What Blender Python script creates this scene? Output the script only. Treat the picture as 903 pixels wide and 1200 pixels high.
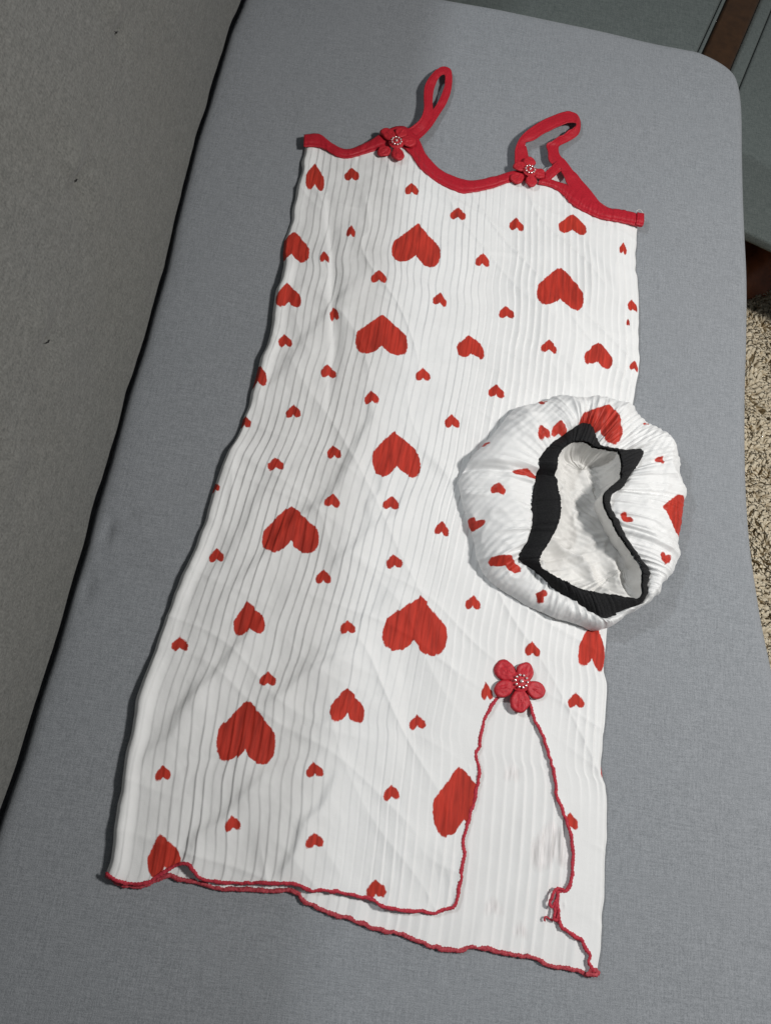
import bpy, math, random
import numpy as np
from mathutils import Matrix, Vector

for o in list(bpy.data.objects):
    bpy.data.objects.remove(o)
scene = bpy.context.scene
col = scene.collection

SEAM = [(-0.2609,1.142),(-0.2616,1.0932),(-0.2666,1.0297),(-0.2662,0.965),(-0.2664,0.8829),(-0.2673,0.8065),(-0.2646,0.7231),(-0.2624,0.66),(-0.2581,0.5907),(-0.2581,0.5241),(-0.257,0.4817),(-0.2589,0.4085),(-0.2569,0.325),(-0.2576,0.2568),(-0.256,0.2171),(-0.2563,0.1597),(-0.2557,0.1054),(-0.2576,0.0534),(-0.2571,-0.0037),(-0.2604,-0.0583),(-0.2628,-0.1239),(-0.2615,-0.217)]
SEAT_FAR = [(-0.0996,1.2071),(0.0259,1.2026),(0.1522,1.2079),(0.2954,1.2098),(0.3825,1.2081),(0.4411,1.2096),(0.4661,1.2091),(0.4996,1.197),(0.524,1.1784),(0.5345,1.1521),(0.5377,1.0957),(0.5345,0.9966),(0.5321,0.9168),(0.5308,0.8349),(0.5296,0.7572),(0.5247,0.6585),(0.5176,0.5631),(0.5129,0.4428),(0.5141,0.3548),(0.5225,0.2674),(0.5333,0.1999),(0.5469,0.0978)]
LEFT = [(-0.1215,0.8268),(-0.1184,0.7808),(-0.1186,0.7191),(-0.1173,0.6832),(-0.1199,0.6473),(-0.1145,0.6238),(-0.1153,0.5805),(-0.1127,0.5204),(-0.1164,0.4787),(-0.118,0.4446),(-0.1194,0.4104),(-0.1228,0.3823),(-0.1302,0.3509),(-0.1347,0.3143),(-0.1368,0.2815),(-0.1397,0.2473),(-0.1464,0.2029),(-0.1525,0.1706),(-0.1551,0.1289),(-0.161,0.0814),(-0.1605,0.0352),(-0.1596,0.0054),(-0.1553,-0.027),(-0.1504,-0.0739),(-0.1519,-0.0894)]
RIGHT = [(0.3602,0.8119),(0.3578,0.7912),(0.357,0.7398),(0.361,0.6799),(0.3601,0.6433),(0.3617,0.5777),(0.3562,0.5377),(0.3542,0.507),(0.3494,0.4334),(0.342,0.3413),(0.3329,0.2656),(0.3261,0.2046),(0.3239,0.1726),(0.3268,0.1524),(0.326,0.1248),(0.3237,0.0645),(0.3287,0.049),(0.331,0.0275),(0.3306,-0.0337),(0.3287,-0.0625),(0.3268,-0.0911),(0.3241,-0.122)]
NECK_UP = [(-0.1254,0.8421),(-0.1051,0.8492),(-0.0826,0.8361),(-0.0608,0.8341),(-0.033,0.8592),(-0.0185,0.8778),(0.0063,0.8962),(0.0305,0.8797),(0.0474,0.8503),(0.0729,0.8284),(0.1005,0.8214),(0.1162,0.8224),(0.1457,0.838),(0.1753,0.8569),(0.2012,0.8637)]
NECK_LO = [(-0.1218,0.8208),(-0.0988,0.8254),(-0.0759,0.8158),(-0.0583,0.8174),(-0.0386,0.8305),(-0.0178,0.8456),(0.0049,0.8582),(0.0233,0.8471),(0.0419,0.8234),(0.0706,0.8043),(0.098,0.7959),(0.1124,0.7981),(0.1415,0.8133),(0.1707,0.8334),(0.1985,0.8454)]
ARM_UP = [(0.2109,0.8528),(0.2265,0.8536),(0.2512,0.8504),(0.2716,0.843),(0.2871,0.8327),(0.3087,0.8224),(0.3338,0.8241),(0.3629,0.822)]
ARM_LO = [(0.2091,0.8396),(0.2297,0.8385),(0.2451,0.8298),(0.2576,0.8158),(0.2779,0.8054),(0.303,0.7993),(0.3304,0.8),(0.3617,0.8)]
TOP = [(-0.1229,0.8349),(-0.1012,0.8408),(-0.079,0.8292),(-0.0596,0.8281),(-0.0359,0.8472),(-0.0176,0.8651),(0.0051,0.8794),(0.0277,0.866),(0.0454,0.8401),(0.072,0.8202),(0.0996,0.8117),(0.1142,0.8123),(0.1434,0.8293),(0.1743,0.8485),(0.1988,0.8564),(0.2142,0.8493),(0.2319,0.8474),(0.2488,0.8343),(0.2658,0.8167),(0.2811,0.8081),(0.3036,0.8059),(0.3312,0.8066),(0.3588,0.8073)]
TOP_BACK = [(-0.1208,0.8228),(-0.0986,0.8256),(-0.0771,0.8187),(-0.0583,0.8205),(-0.034,0.8365),(-0.0156,0.8527),(0.0075,0.8638),(0.0304,0.8473),(0.0476,0.8248),(0.0738,0.808),(0.1012,0.8026),(0.1157,0.8032),(0.145,0.8201),(0.1757,0.8407),(0.2001,0.8502),(0.2139,0.8732),(0.2309,0.8891),(0.2463,0.8866),(0.2651,0.8638),(0.2811,0.8423),(0.3046,0.8167),(0.3325,0.8081),(0.3602,0.8072)]
HEM_FRONT = [(-0.1515,-0.0892),(-0.1352,-0.0959),(-0.1183,-0.096),(-0.1084,-0.0912),(-0.0964,-0.0818),(-0.0868,-0.0748),(-0.0771,-0.0751),(-0.0665,-0.0833),(-0.053,-0.0861),(-0.0308,-0.0846),(-0.0023,-0.0812),(0.023,-0.0792),(0.0387,-0.0825),(0.0597,-0.0807),(0.0805,-0.082),(0.0972,-0.0829),(0.1111,-0.0879),(0.1304,-0.0893),(0.1469,-0.0882),(0.1595,-0.0889),(0.1699,-0.0841),(0.1787,-0.0801)]
HEM_BACK = [(-0.1517,-0.0917),(-0.1352,-0.0991),(-0.1185,-0.0979),(-0.1069,-0.0936),(-0.0959,-0.0865),(-0.0841,-0.0887),(-0.0674,-0.0882),(-0.0522,-0.0915),(-0.0299,-0.0903),(-0.0011,-0.088),(0.0237,-0.0854),(0.034,-0.093),(0.0477,-0.0965),(0.0631,-0.1005),(0.084,-0.1032),(0.1078,-0.1084),(0.1289,-0.1096),(0.1506,-0.1144),(0.1675,-0.1175),(0.185,-0.1178),(0.2053,-0.1126),(0.2298,-0.1143),(0.2619,-0.1158),(0.2748,-0.1201),(0.3003,-0.1213),(0.3123,-0.1232),(0.3242,-0.1227)]
SLIT_L = [(0.2176,0.1347),(0.2076,0.1238),(0.198,0.109),(0.1914,0.0883),(0.191,0.0718),(0.1873,0.0619),(0.1923,0.0466),(0.1913,0.0274),(0.1869,0.0025),(0.1828,-0.0155),(0.1839,-0.0364),(0.1824,-0.0565),(0.18,-0.0762),(0.1771,-0.081)]
SLIT_R = [(0.2363,0.1375),(0.2409,0.1237),(0.2476,0.1059),(0.2588,0.0882),(0.2711,0.0572),(0.2753,0.036),(0.287,0.0097),(0.2934,-0.008),(0.2953,-0.0314),(0.2941,-0.047),(0.2883,-0.0538),(0.2814,-0.0561),(0.2811,-0.0667),(0.2843,-0.0813),(0.288,-0.0868),(0.2976,-0.0916),(0.3072,-0.0949),(0.3117,-0.1017),(0.3161,-0.107),(0.3147,-0.1143),(0.3208,-0.1208)]
TANGLE = [(0.2872,-0.0536),(0.2802,-0.0521),(0.2753,-0.058),(0.2731,-0.0658),(0.2758,-0.0692),(0.2798,-0.0635),(0.2812,-0.0558),(0.2791,-0.0666),(0.278,-0.0779),(0.2806,-0.0798),(0.2827,-0.0699)]
TAIL = [(0.2813,-0.0759),(0.2781,-0.0808),(0.2738,-0.0805),(0.2712,-0.0793),(0.2687,-0.0811),(0.2705,-0.0839)]
STRAP_A = [[(-0.0048,0.881,0.011),(0.0208,0.8657,0.0076)],[(0.0167,0.894,0.012),(0.0323,0.8825,0.0077)],[(0.0297,0.9119,0.014),(0.0421,0.9057,0.0078)],[(0.0328,0.9337,0.014),(0.0466,0.9318,0.0081)],[(0.0301,0.9609,0.012),(0.0437,0.9574,0.0088)],[(0.0291,0.9806,0.012),(0.0431,0.9792,0.0093)],[(0.0345,1.0014,0.012),(0.0465,1.001,0.0095)],[(0.043,1.0207,0.01),(0.0517,1.0129,0.0098)],[(0.0524,1.032,0.009),(0.056,1.0141,0.0098)],[(0.0625,1.0308,0.008),(0.0574,1.0077,0.0095)],[(0.0673,1.0173,0.007),(0.0582,0.9944,0.009)],[(0.0687,0.9924,0.006),(0.0557,0.9767,0.0086)],[(0.0651,0.9651,0.006),(0.0515,0.9571,0.0081)],[(0.0565,0.9358,0.007),(0.0447,0.9385,0.0077)],[(0.0458,0.9037,0.009),(0.0335,0.9162,0.0075)],[(0.0305,0.8738,0.01),(0.0178,0.8913,0.0074)]]
STRAP_B = [[(0.1728,0.8642,0.011),(0.1938,0.8687,0.012)],[(0.1716,0.8822,0.012),(0.192,0.8879,0.0098)],[(0.1713,0.8963,0.013),(0.1874,0.9035,0.0103)],[(0.1767,0.9165,0.014),(0.186,0.9122,0.011)],[(0.1892,0.9378,0.013),(0.1975,0.9204,0.0115)],[(0.2055,0.9582,0.012),(0.2135,0.9379,0.0119)],[(0.2222,0.9754,0.011),(0.2282,0.9519,0.012)],[(0.2359,0.9869,0.01),(0.2389,0.9617,0.012)],[(0.2491,0.9939,0.009),(0.2474,0.9675,0.012)],[(0.2604,0.9942,0.007),(0.2551,0.9711,0.0117)],[(0.2664,0.9854,0.006),(0.2598,0.9683,0.0112)],[(0.2674,0.9707,0.006),(0.2559,0.9611,0.0107)],[(0.2656,0.9576,0.006),(0.2477,0.9535,0.0103)],[(0.2599,0.948,0.006),(0.2413,0.9441,0.0101)],[(0.2496,0.9362,0.007),(0.2339,0.9379,0.0098)],[(0.2367,0.9216,0.009),(0.2244,0.9239,0.012)],[(0.235,0.9123,0.01),(0.2169,0.9185,0.01)],[(0.2381,0.9021,0.01),(0.2197,0.9038,0.01)],[(0.2455,0.8949,0.01),(0.2228,0.8882,0.01)],[(0.2554,0.8817,0.0105),(0.2392,0.874,0.0105)],[(0.2666,0.8686,0.0108),(0.2457,0.8617,0.0108)],[(0.2785,0.8546,0.0108),(0.252,0.8474,0.0108)],[(0.2897,0.8402,0.0112),(0.2633,0.8303,0.0112)],[(0.3001,0.8284,0.011),(0.2797,0.8166,0.0108)],[(0.3145,0.823,0.01),(0.3049,0.8098,0.0098)],[(0.3379,0.8247,0.0085),(0.3355,0.8125,0.0085)]]
STRAP_C = [[(0.2117,0.8583,0.01),(0.2191,0.8431,0.0102)],[(0.2176,0.8637,0.0115),(0.225,0.8496,0.0115)],[(0.2251,0.8743,0.0125),(0.2324,0.8601,0.0125)],[(0.2328,0.8871,0.0125),(0.2403,0.8718,0.0125)]]
HEARTS = [(0.0511,0.6953,0.065,0.0661,0.0535),(0.2498,0.6697,0.0671,0.0668,0.0566),(0.0239,0.5452,0.0618,0.0591,0.1019),(0.0616,0.3857,0.0592,0.0589,0.1515),(-0.042,0.2709,0.0633,0.0544,0.2057),(0.1107,0.1861,0.0669,0.0629,0.0121),(-0.0482,0.0518,0.0619,0.0605,0.079),(0.1772,0.0157,0.0616,0.0645,0.1754),(-0.1079,0.6555,0.044,0.049,0.117),(0.3089,0.1954,0.0337,0.0536,-0.0341),(-0.1036,-0.068,0.0283,0.0369,0.3522),(-0.0989,0.7762,0.0255,0.0475,0.1573),(-0.0996,0.5773,0.0331,0.0347,0.2575),(-0.1152,0.4571,0.0202,0.0316,0.1851),(0.1365,0.5516,0.0368,0.0342,0.1241),(0.3056,0.5763,0.0374,0.0365,-0.0572),(0.2619,0.7808,0.0377,0.0347,0.0723),(-0.0686,0.1641,0.0339,0.0358,0.2834),(0.0478,0.0911,0.0345,0.0336,0.1552),(-0.0507,0.7918,0.0197,0.0211,0.2052),(0.0332,0.7874,0.0201,0.0212,0.16),(0.1008,0.759,0.0203,0.021,-0.0081),(0.1824,0.7612,0.0207,0.0212,0.13),(0.1413,0.6911,0.0201,0.0204,0.1063),(0.0089,0.632,0.0191,0.0196,0.0866),(0.0909,0.6154,0.0194,0.0196,-0.0073),(0.1797,0.6152,0.0199,0.0198,0.1604),(0.2383,0.5723,0.02,0.0195,0.0454),(-0.092,0.511,0.018,0.0183,0.2308),(-0.0338,0.479,0.0181,0.0181,0.2494),(0.0817,0.4983,0.0188,0.0185,0.1649),(0.0235,0.4535,0.0183,0.018,0.239),(0.1745,0.4929,0.0192,0.0186,0.0529),(0.1241,0.4418,0.0187,0.018,0.1717),(-0.065,0.418,0.0177,0.0175,0.1611),(-0.0732,0.3466,0.0173,0.0169,0.2871),(-0.0102,0.3752,0.0177,0.0172,0.2466),(-0.0023,0.3124,0.0175,0.0166,0.0599),(0.0647,0.3225,0.0178,0.0168,0.0413),(0.1261,0.3017,0.018,0.0167,0.0365),(0.0765,0.2539,0.0175,0.0162,0.2391),(0.0023,0.2235,0.017,0.0159,0.1452),(-0.1159,0.2289,0.0165,0.0158,0.2398),(-0.1327,0.1284,0.016,0.0149,0.178),(0.0365,0.1725,0.017,0.0154,0.151),(0.1703,0.2218,0.0178,0.0161,0.0616),(-0.0369,0.1066,0.0163,0.0148,0.1503),(0.2403,0.1809,0.018,0.0158,0.0804),(0.2916,0.132,0.018,0.0155,0.0585),(0.1233,0.0855,0.0169,0.0148,0.213),(-0.1204,0.0027,0.0154,0.0139,0.2769),(0.0249,0.0248,0.0162,0.0142,0.2678),(0.1046,0.0135,0.0165,0.0141,0.2142),(-0.0445,-0.0334,0.0156,0.0136,0.3199),(0.0355,-0.0387,0.0159,0.0136,0.206),(-0.0376,0.6953,0.0125,0.0197,0.0668),(-0.065,0.6463,0.0122,0.0176,0.2466),(-0.0395,0.5621,0.0108,0.0191,0.2672),(0.1937,0.1276,0.0131,0.0179,0.1795),(0.1009,-0.0737,0.0182,0.0162,0.1525),(0.2909,0.011,0.0163,0.0161,0.0921),(0.3352,0.7565,0.0114,0.0208,-0.0548),(0.3497,0.6645,0.0134,0.0195,0.0894),(0.3441,0.6356,0.0048,0.0109,0.0296),(0.3541,0.5709,0.013,0.0156,-0.0431),(-0.118,0.3936,0.0137,0.0156,0.0919),(-0.1345,0.3072,0.0113,0.0125,0.2951),(0.3248,0.0645,0.0056,0.0136,0.1416)]
BACK_HEARTS = [(0.2755,-0.0137,0.0482,0.0443,0.1494),(0.2284,0.0499,0.0164,0.0151,0.0697),(0.2184,-0.076,0.0154,0.0134,0.079),(0.2469,-0.0935,0.0136,0.0117,0.0655)]
BON_OUT = [(0.2781,0.4988),(0.3015,0.504),(0.329,0.5039),(0.3489,0.4949),(0.3686,0.4816),(0.3863,0.468),(0.3998,0.4516),(0.4075,0.4364),(0.411,0.4125),(0.4117,0.3885),(0.4114,0.3648),(0.4099,0.3413),(0.405,0.3139),(0.3989,0.2962),(0.3926,0.2859),(0.3842,0.2772),(0.3787,0.2637),(0.3636,0.2488),(0.3407,0.2317),(0.3234,0.2168),(0.3061,0.211),(0.2816,0.2153),(0.2537,0.2204),(0.222,0.2298),(0.1897,0.2448),(0.1736,0.2641),(0.1608,0.2975),(0.1491,0.3329),(0.1418,0.3565),(0.1489,0.3813),(0.1702,0.4204),(0.1954,0.4606),(0.2246,0.4827),(0.2511,0.4937)]
BON_BO = [(0.2789,0.4544),(0.2885,0.4501),(0.2937,0.4368),(0.2992,0.427),(0.3134,0.4265),(0.3283,0.4265),(0.3493,0.4314),(0.3453,0.4137),(0.3332,0.3933),(0.3254,0.3782),(0.3135,0.3675),(0.3131,0.3522),(0.3225,0.3332),(0.3353,0.3133),(0.3497,0.2969),(0.3628,0.2847),(0.3604,0.2708),(0.3545,0.2468),(0.3276,0.2314),(0.3107,0.2212),(0.2951,0.2282),(0.276,0.2377),(0.2551,0.2463),(0.2356,0.2604),(0.2131,0.2734),(0.2197,0.2949),(0.2244,0.3157),(0.2241,0.3379),(0.2253,0.3608),(0.2283,0.3845),(0.2288,0.4002),(0.2431,0.4209),(0.2626,0.4409),(0.2716,0.4496)]
BON_BI = [(0.2673,0.4219),(0.2783,0.4217),(0.2857,0.4183),(0.2949,0.417),(0.304,0.4171),(0.315,0.4177),(0.3195,0.4071),(0.3205,0.3937),(0.3185,0.3829),(0.3093,0.3724),(0.3002,0.3605),(0.3013,0.3465),(0.3102,0.3278),(0.3221,0.3106),(0.338,0.2941),(0.3492,0.2825),(0.3493,0.2651),(0.3459,0.2473),(0.3145,0.2456),(0.2941,0.2456),(0.2772,0.2469),(0.2601,0.2519),(0.2464,0.2564),(0.2342,0.263),(0.2319,0.2747),(0.2411,0.2939),(0.2503,0.3189),(0.252,0.3412),(0.2482,0.3629),(0.2449,0.3813),(0.2458,0.3989),(0.2515,0.4105),(0.2595,0.418),(0.263,0.4207)]
BON_HEARTS = [(0.228,0.431,0.0165,0.0177,0.5558),(0.248,0.4399,0.0189,0.0195,0.0475),(0.3008,0.4598,0.0501,0.0476,-0.2741),(0.1639,0.4116,0.0088,0.0079,0.6824),(0.229,0.4802,0.0115,0.0092,0.8543),(0.3725,0.4225,0.01,0.0097,-0.403),(0.3982,0.3626,0.051,0.0455,1.5562),(0.3304,0.3387,0.0147,0.0113,2.5147),(0.3812,0.3012,0.0146,0.0146,2.9932),(0.2129,0.3776,0.0346,0.01,0.0633),(0.1813,0.3513,0.0157,0.015,-0.1228),(0.1613,0.3078,0.0174,0.0152,2.8872),(0.1982,0.2657,0.0386,0.0147,-0.1773),(0.2406,0.2361,0.0137,0.0116,1.255),(0.3565,0.4708,0.0078,0.0042,0.0035),(0.2673,0.2136,0.0103,0.004,0.0437)]
FOLDS = [(0.0214,0.3601,-0.099,0.1835,0.016,0.0022),(0.0856,0.3317,0.0154,0.2365,0.014,0.0018),(0.0889,0.2242,-0.0222,0.1044,0.016,0.0016),(-0.0635,0.3311,-0.1203,0.1895,0.018,0.0015),(-0.0503,0.1587,-0.1211,0.0556,0.012,0.0018),(0.0516,0.1516,-0.0432,0.0753,0.014,0.002),(-0.0993,0.0929,-0.1424,-0.0121,0.014,0.0016),(0.0437,0.0372,-0.0726,0.0091,0.022,0.0024),(0.0494,0.0175,0.0106,-0.0763,0.01,0.0022),(-0.0307,0.0108,-0.0793,-0.0724,0.013,0.002),(-0.071,0.7189,-0.0253,0.4519,0.008,-0.0024),(-0.0162,0.6193,-0.1106,0.4227,0.015,0.0014),(0.0291,0.4511,0.0038,0.3437,0.012,0.002),(0.0548,0.3754,0.0404,0.297,0.01,0.0013),(0.0067,0.0403,-0.1141,0.0075,0.012,-0.0012),(0.2347,0.8345,0.3252,0.6985,0.014,0.0012),(0.0278,0.8124,0.13,0.7542,0.01,0.001),(0.1988,-0.0385,0.188,-0.1067,0.016,0.0012),(0.0903,0.1035,-0.0046,0.0554,0.012,0.0012),(0.104,0.1785,0.112,0.0382,0.016,-0.0012),(0.1762,0.7809,0.1488,0.5376,0.024,-0.0008),(0.2944,0.5302,0.2073,0.6712,0.026,0.0008)]
FLOWER_SLIT = [(0.2285,0.1423,0.012),(0.2128,0.1514,0.012),(0.233,0.1532,0.012),(0.2458,0.1363,0.012),(0.2298,0.1225,0.012),(0.2118,0.133,0.012)]
FLOWER_A = [(0.0019,0.8557,0.016),(-0.0109,0.87,0.016),(0.0064,0.8779,0.016),(0.0178,0.8648,0.016),(0.0066,0.8378,0.016),(-0.0128,0.8389,0.016)]
FLOWER_B = [(0.1936,0.8539,0.016),(0.1808,0.8602,0.016),(0.1925,0.8713,0.016),(0.2059,0.8556,0.016),(0.1971,0.8374,0.016),(0.1772,0.8385,0.016)]
SPINE = [(0.2828,0.4143),(0.345,0.2777)]
CHAIR_A = [(-0.3293,1.5168),(0.6728,1.8345),(0.6126,1.6222),(0.5075,1.2889),(-0.2439,1.0767)]
CHAIR_RAIL = [(0.6918,1.8367),(0.6335,1.651),(0.5238,1.2999),(0.5982,1.3208),(0.7084,1.6749),(0.7687,1.8627)]
CHAIR_SEAM = [(0.806,1.8266),(0.7412,1.6507),(0.657,1.4304),(0.6189,1.3212)]
CHAIR_EDGE = [(0.6018,1.0769),(0.655,1.0541),(0.7032,1.0362),(0.7943,1.0055)]
FOOT = [(0.7279,1.0788),(0.7802,1.115),(0.8336,1.1815),(0.9111,1.2582)]
FOOT_LO = [(0.7566,1.0743),(0.8102,1.1065),(0.8362,1.1192),(0.863,1.1413),(0.9417,1.2129)]
FLOORPTS = [(0.7959,1.0921),(0.8623,1.1297),(0.816,0.3827),(0.762,0.3741)]
ARM_S = 0.0813
RAIL_S = 0.1562
SEAM_S = 0.1888
FRONT_T = 1.2039
CAM_ROT = [[0.983601,-0.166218,-0.069999],[0.129875,0.922074,-0.36457],[0.125142,0.349501,0.928541]]

# ------------------------------------------------------------------ camera
cam_d = bpy.data.cameras.new('camera')
cam = bpy.data.objects.new('camera', cam_d)
col.objects.link(cam)
M4 = Matrix(CAM_ROT).to_4x4()
M4.translation = Vector((0, 0, 0.80))
cam.matrix_world = M4
cam_d.sensor_fit = 'VERTICAL'
cam_d.sensor_height = 36.0
cam_d.lens = 36.0 * 873.0 / 1200.0
cam_d.clip_start = 0.01
cam_d.clip_end = 50
scene.camera = cam

# ------------------------------------------------------------------ light
world = bpy.data.worlds.new('World')
scene.world = world
world.use_nodes = True
bg = world.node_tree.nodes['Background']
bg.inputs[0].default_value = (0.85, 0.93, 1.0, 1)
bg.inputs[1].default_value = 0.11


def lamp(name, loc, target, size, watts, colour):
    d = bpy.data.lights.new(name, 'AREA')
    d.shape = 'DISK'
    d.size = size
    d.energy = watts
    d.color = colour
    o = bpy.data.objects.new(name, d)
    col.objects.link(o)
    o.location = loc
    o.rotation_euler = (Vector(target) - Vector(loc)).to_track_quat('-Z', 'Y').to_euler()
    return o


lamp('ceiling_lamp', (1.15, 0.40, 1.40), (0.1, 0.50, 0), 0.20, 25.5, (1.0, 0.978, 0.945))
lamp('ceiling_lamp', (-1.50, 0.85, 1.91), (0.2, 0.6, 0), 0.16, 18, (0.93, 0.97, 1.0))

scene.view_settings.view_transform = 'Standard'
scene.view_settings.look = 'None'
scene.view_settings.exposure = 0.0
scene.view_settings.gamma = 1.0
scene.render.engine = 'CYCLES'


# ------------------------------------------------------------------ helpers
def hash2(i, j, seed):
    n = np.sin(i * 127.1 + j * 311.7 + seed * 74.7) * 43758.5453
    return n - np.floor(n)


def noise(x, y, seed=0):
    """smooth value noise, -1..1"""
    x = np.asarray(x, float); y = np.asarray(y, float)
    i = np.floor(x); j = np.floor(y)
    fx = x - i; fy = y - j
    fx = fx * fx * (3 - 2 * fx); fy = fy * fy * (3 - 2 * fy)
    a = hash2(i, j, seed); b = hash2(i + 1, j, seed)
    c = hash2(i, j + 1, seed); d = hash2(i + 1, j + 1, seed)
    return 2 * ((a * (1 - fx) + b * fx) * (1 - fy) + (c * (1 - fx) + d * fx) * fy) - 1


def fbm(x, y, seed=0, n=3):
    r = 0; a = 1; t = 0
    for k in range(n):
        r = r + a * noise(np.asarray(x) * 2 ** k, np.asarray(y) * 2 ** k, seed + 13 * k)
        t += a; a *= .5
    return r / t


def sstep(a, b, x):
    t = np.clip((x - a) / (b - a), 0, 1)
    return t * t * (3 - 2 * t)


def crom(P, t, closed=False):
    """Catmull-Rom through P at parameters t in 0..len-1 (or len, when closed)"""
    P = np.asarray(P, float); n = len(P)
    t = np.asarray(t, float)
    i = np.floor(t).astype(int)
    if not closed:
        i = np.clip(i, 0, n - 2)
    f = (t - i)[:, None]
    if closed:
        g = lambda k: P[(i + k) % n]
    else:
        g = lambda k: P[np.clip(i + k, 0, n - 1)]
    p0, p1, p2, p3 = g(-1), g(0), g(1), g(2)
    return .5 * (2 * p1 + (p2 - p0) * f + (2 * p0 - 5 * p1 + 4 * p2 - p3) * f ** 2 + (3 * p1 - p0 - 3 * p2 + p3) * f ** 3)


def resample(P, n, closed=False):
    """n points evenly spaced along a smooth curve through P"""
    P = np.asarray(P, float)
    m = len(P) if closed else len(P) - 1
    q = crom(P, np.linspace(0, m, 40 * m + 1), closed)
    d = np.r_[0, np.cumsum(np.linalg.norm(np.diff(q, axis=0), axis=1))]
    s = np.linspace(0, d[-1], n + 1)[:-1] if closed else np.linspace(0, d[-1], n)
    return np.stack([np.interp(s, d, q[:, k]) for k in range(P.shape[1])], 1)


def make(name, verts, faces, mat, parent=None, smooth=True, attr=None, mat2=None):
    verts = np.asarray(verts, np.float32); faces = np.asarray(faces, np.int32)
    me = bpy.data.meshes.new(name)
    k = faces.shape[1]
    me.vertices.add(len(verts)); me.vertices.foreach_set('co', verts.ravel())
    me.loops.add(faces.size); me.loops.foreach_set('vertex_index', faces.ravel())
    me.polygons.add(len(faces))
    me.polygons.foreach_set('loop_start', np.arange(0, faces.size, k, dtype=np.int32))
    me.update(calc_edges=True)
    me.validate()
    if smooth:
        me.polygons.foreach_set('use_smooth', np.ones(len(me.polygons), bool))
    for an, av in (attr or {}).items():
        a = me.attributes.new(an, 'FLOAT', 'POINT')
        a.data.foreach_set('value', np.asarray(av, np.float32))
    me.materials.append(mat)
    o = bpy.data.objects.new(name, me)
    col.objects.link(o)
    if parent:
        o.parent = parent
    return o


def gridfaces(nr, nc, wrap=False):
    r = np.arange(nr - 1)[:, None]
    c = np.arange(nc if wrap else nc - 1)[None, :]
    c1 = (c + 1) % nc
    return np.stack([r * nc + c, r * nc + c1, (r + 1) * nc + c1, (r + 1) * nc + c], -1).reshape(-1, 4)


def empty(name, loc, label, cat, group=None):
    o = bpy.data.objects.new(name, None)
    col.objects.link(o)
    o.location = loc
    o.empty_display_size = .05
    o['label'] = label; o['category'] = cat
    if group:
        o['group'] = group
    return o


def settle(root):
    """children were built in world space: keep them there under the moved root"""
    bpy.context.view_layer.update()
    for c in root.children:
        c.matrix_parent_inverse = root.matrix_world.inverted()


def tube(path, rad, sides=8, stitch=0.0, closed_ends=True, flat=1.0):
    P = np.asarray(path, float); n = len(P)
    T = np.gradient(P, axis=0); T /= np.linalg.norm(T, axis=1)[:, None] + 1e-12
    up = np.array([0, 0, 1.0])
    S = np.cross(T, up); S /= np.linalg.norm(S, axis=1)[:, None] + 1e-9
    N = np.cross(S, T)
    r = np.full(n, rad) if np.isscalar(rad) else np.asarray(rad)
    if stitch:
        r = r * (1 + stitch * np.where(np.arange(n) % 2, 1, -1) + .12 * noise(np.arange(n) * .31, np.zeros(n), 5))
    if closed_ends:
        r = r.copy(); r[0] = r[-1] = 1e-5
    a = np.linspace(0, 2 * np.pi, sides, endpoint=False)
    V = P[:, None] + r[:, None, None] * (np.cos(a)[None, :, None] * S[:, None] + flat * np.sin(a)[None, :, None] * N[:, None])
    return V.reshape(-1, 3), gridfaces(n, sides, True)


def ribbon(rows, n, m, crown=0.0, wob=0.0, seed=1):
    """rows of (edge a, edge b) -> smooth strip n x m"""
    A = np.array([r[0] for r in rows]); Bq = np.array([r[1] for r in rows])
    t = np.linspace(0, len(rows) - 1, n)
    A = crom(A, t); Bq = crom(Bq, t)
    w = np.linspace(0, 1, m)
    V = A[:, None] * (1 - w)[None, :, None] + Bq[:, None] * w[None, :, None]
    ti = np.arange(n)[:, None]
    V[..., 2] += crown * (1 - (2 * w - 1) ** 4)[None] + wob * noise(ti * .35 + 0 * w, w[None] * 2 + 0 * ti, seed)
    # stitched fold a little in from each edge
    V[..., 2] -= .0010 * (np.exp(-((w - .16) / .05) ** 2) + np.exp(-((w - .84) / .05) ** 2))[None]
    return V.reshape(-1, 3), gridfaces(n, m)


def solid(o, th, off=-1):
    md = o.modifiers.new('thickness', 'SOLIDIFY')
    md.thickness = th; md.offset = off
    return o


# ------------------------------------------------------------------ materials
def mat(name):
    m = bpy.data.materials.new(name); m.use_nodes = True
    nt = m.node_tree
    return m, nt, nt.nodes['Principled BSDF']


def N(nt, t, **kw):
    n = nt.nodes.new(t)
    for k, v in kw.items():
        if k.startswith('i_'):
            n.inputs[k[2:].replace('_', ' ')].default_value = v
        else:
            setattr(n, k, v)
    return n


def noise_node(nt, co, scale, detail=3, rough=.6):
    n = N(nt, 'ShaderNodeTexNoise')
    n.inputs['Scale'].default_value = scale
    n.inputs['Detail'].default_value = detail
    n.inputs['Roughness'].default_value = rough
    nt.links.new(co, n.inputs['Vector'])
    return n.outputs['Fac']


def ramp(nt, fac, stops):
    r = N(nt, 'ShaderNodeValToRGB')
    e = r.color_ramp.elements
    while len(e) < len(stops):
        e.new(.5)
    for q, (p, c) in zip(e, stops):
        q.position = p; q.color = (*c, 1)
    nt.links.new(fac, r.inputs[0])
    return r.outputs[0]


def mixc(nt, fac, a, b, mode='MIX'):
    m = N(nt, 'ShaderNodeMix', data_type='RGBA', blend_type=mode)
    for k, v in ((0, fac), (6, a), (7, b)):
        if isinstance(v, (int, float)):
            m.inputs[k].default_value = v
        elif isinstance(v, tuple):
            m.inputs[k].default_value = (*v, 1)
        else:
            nt.links.new(v, m.inputs[k])
    return m.outputs[2]


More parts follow.
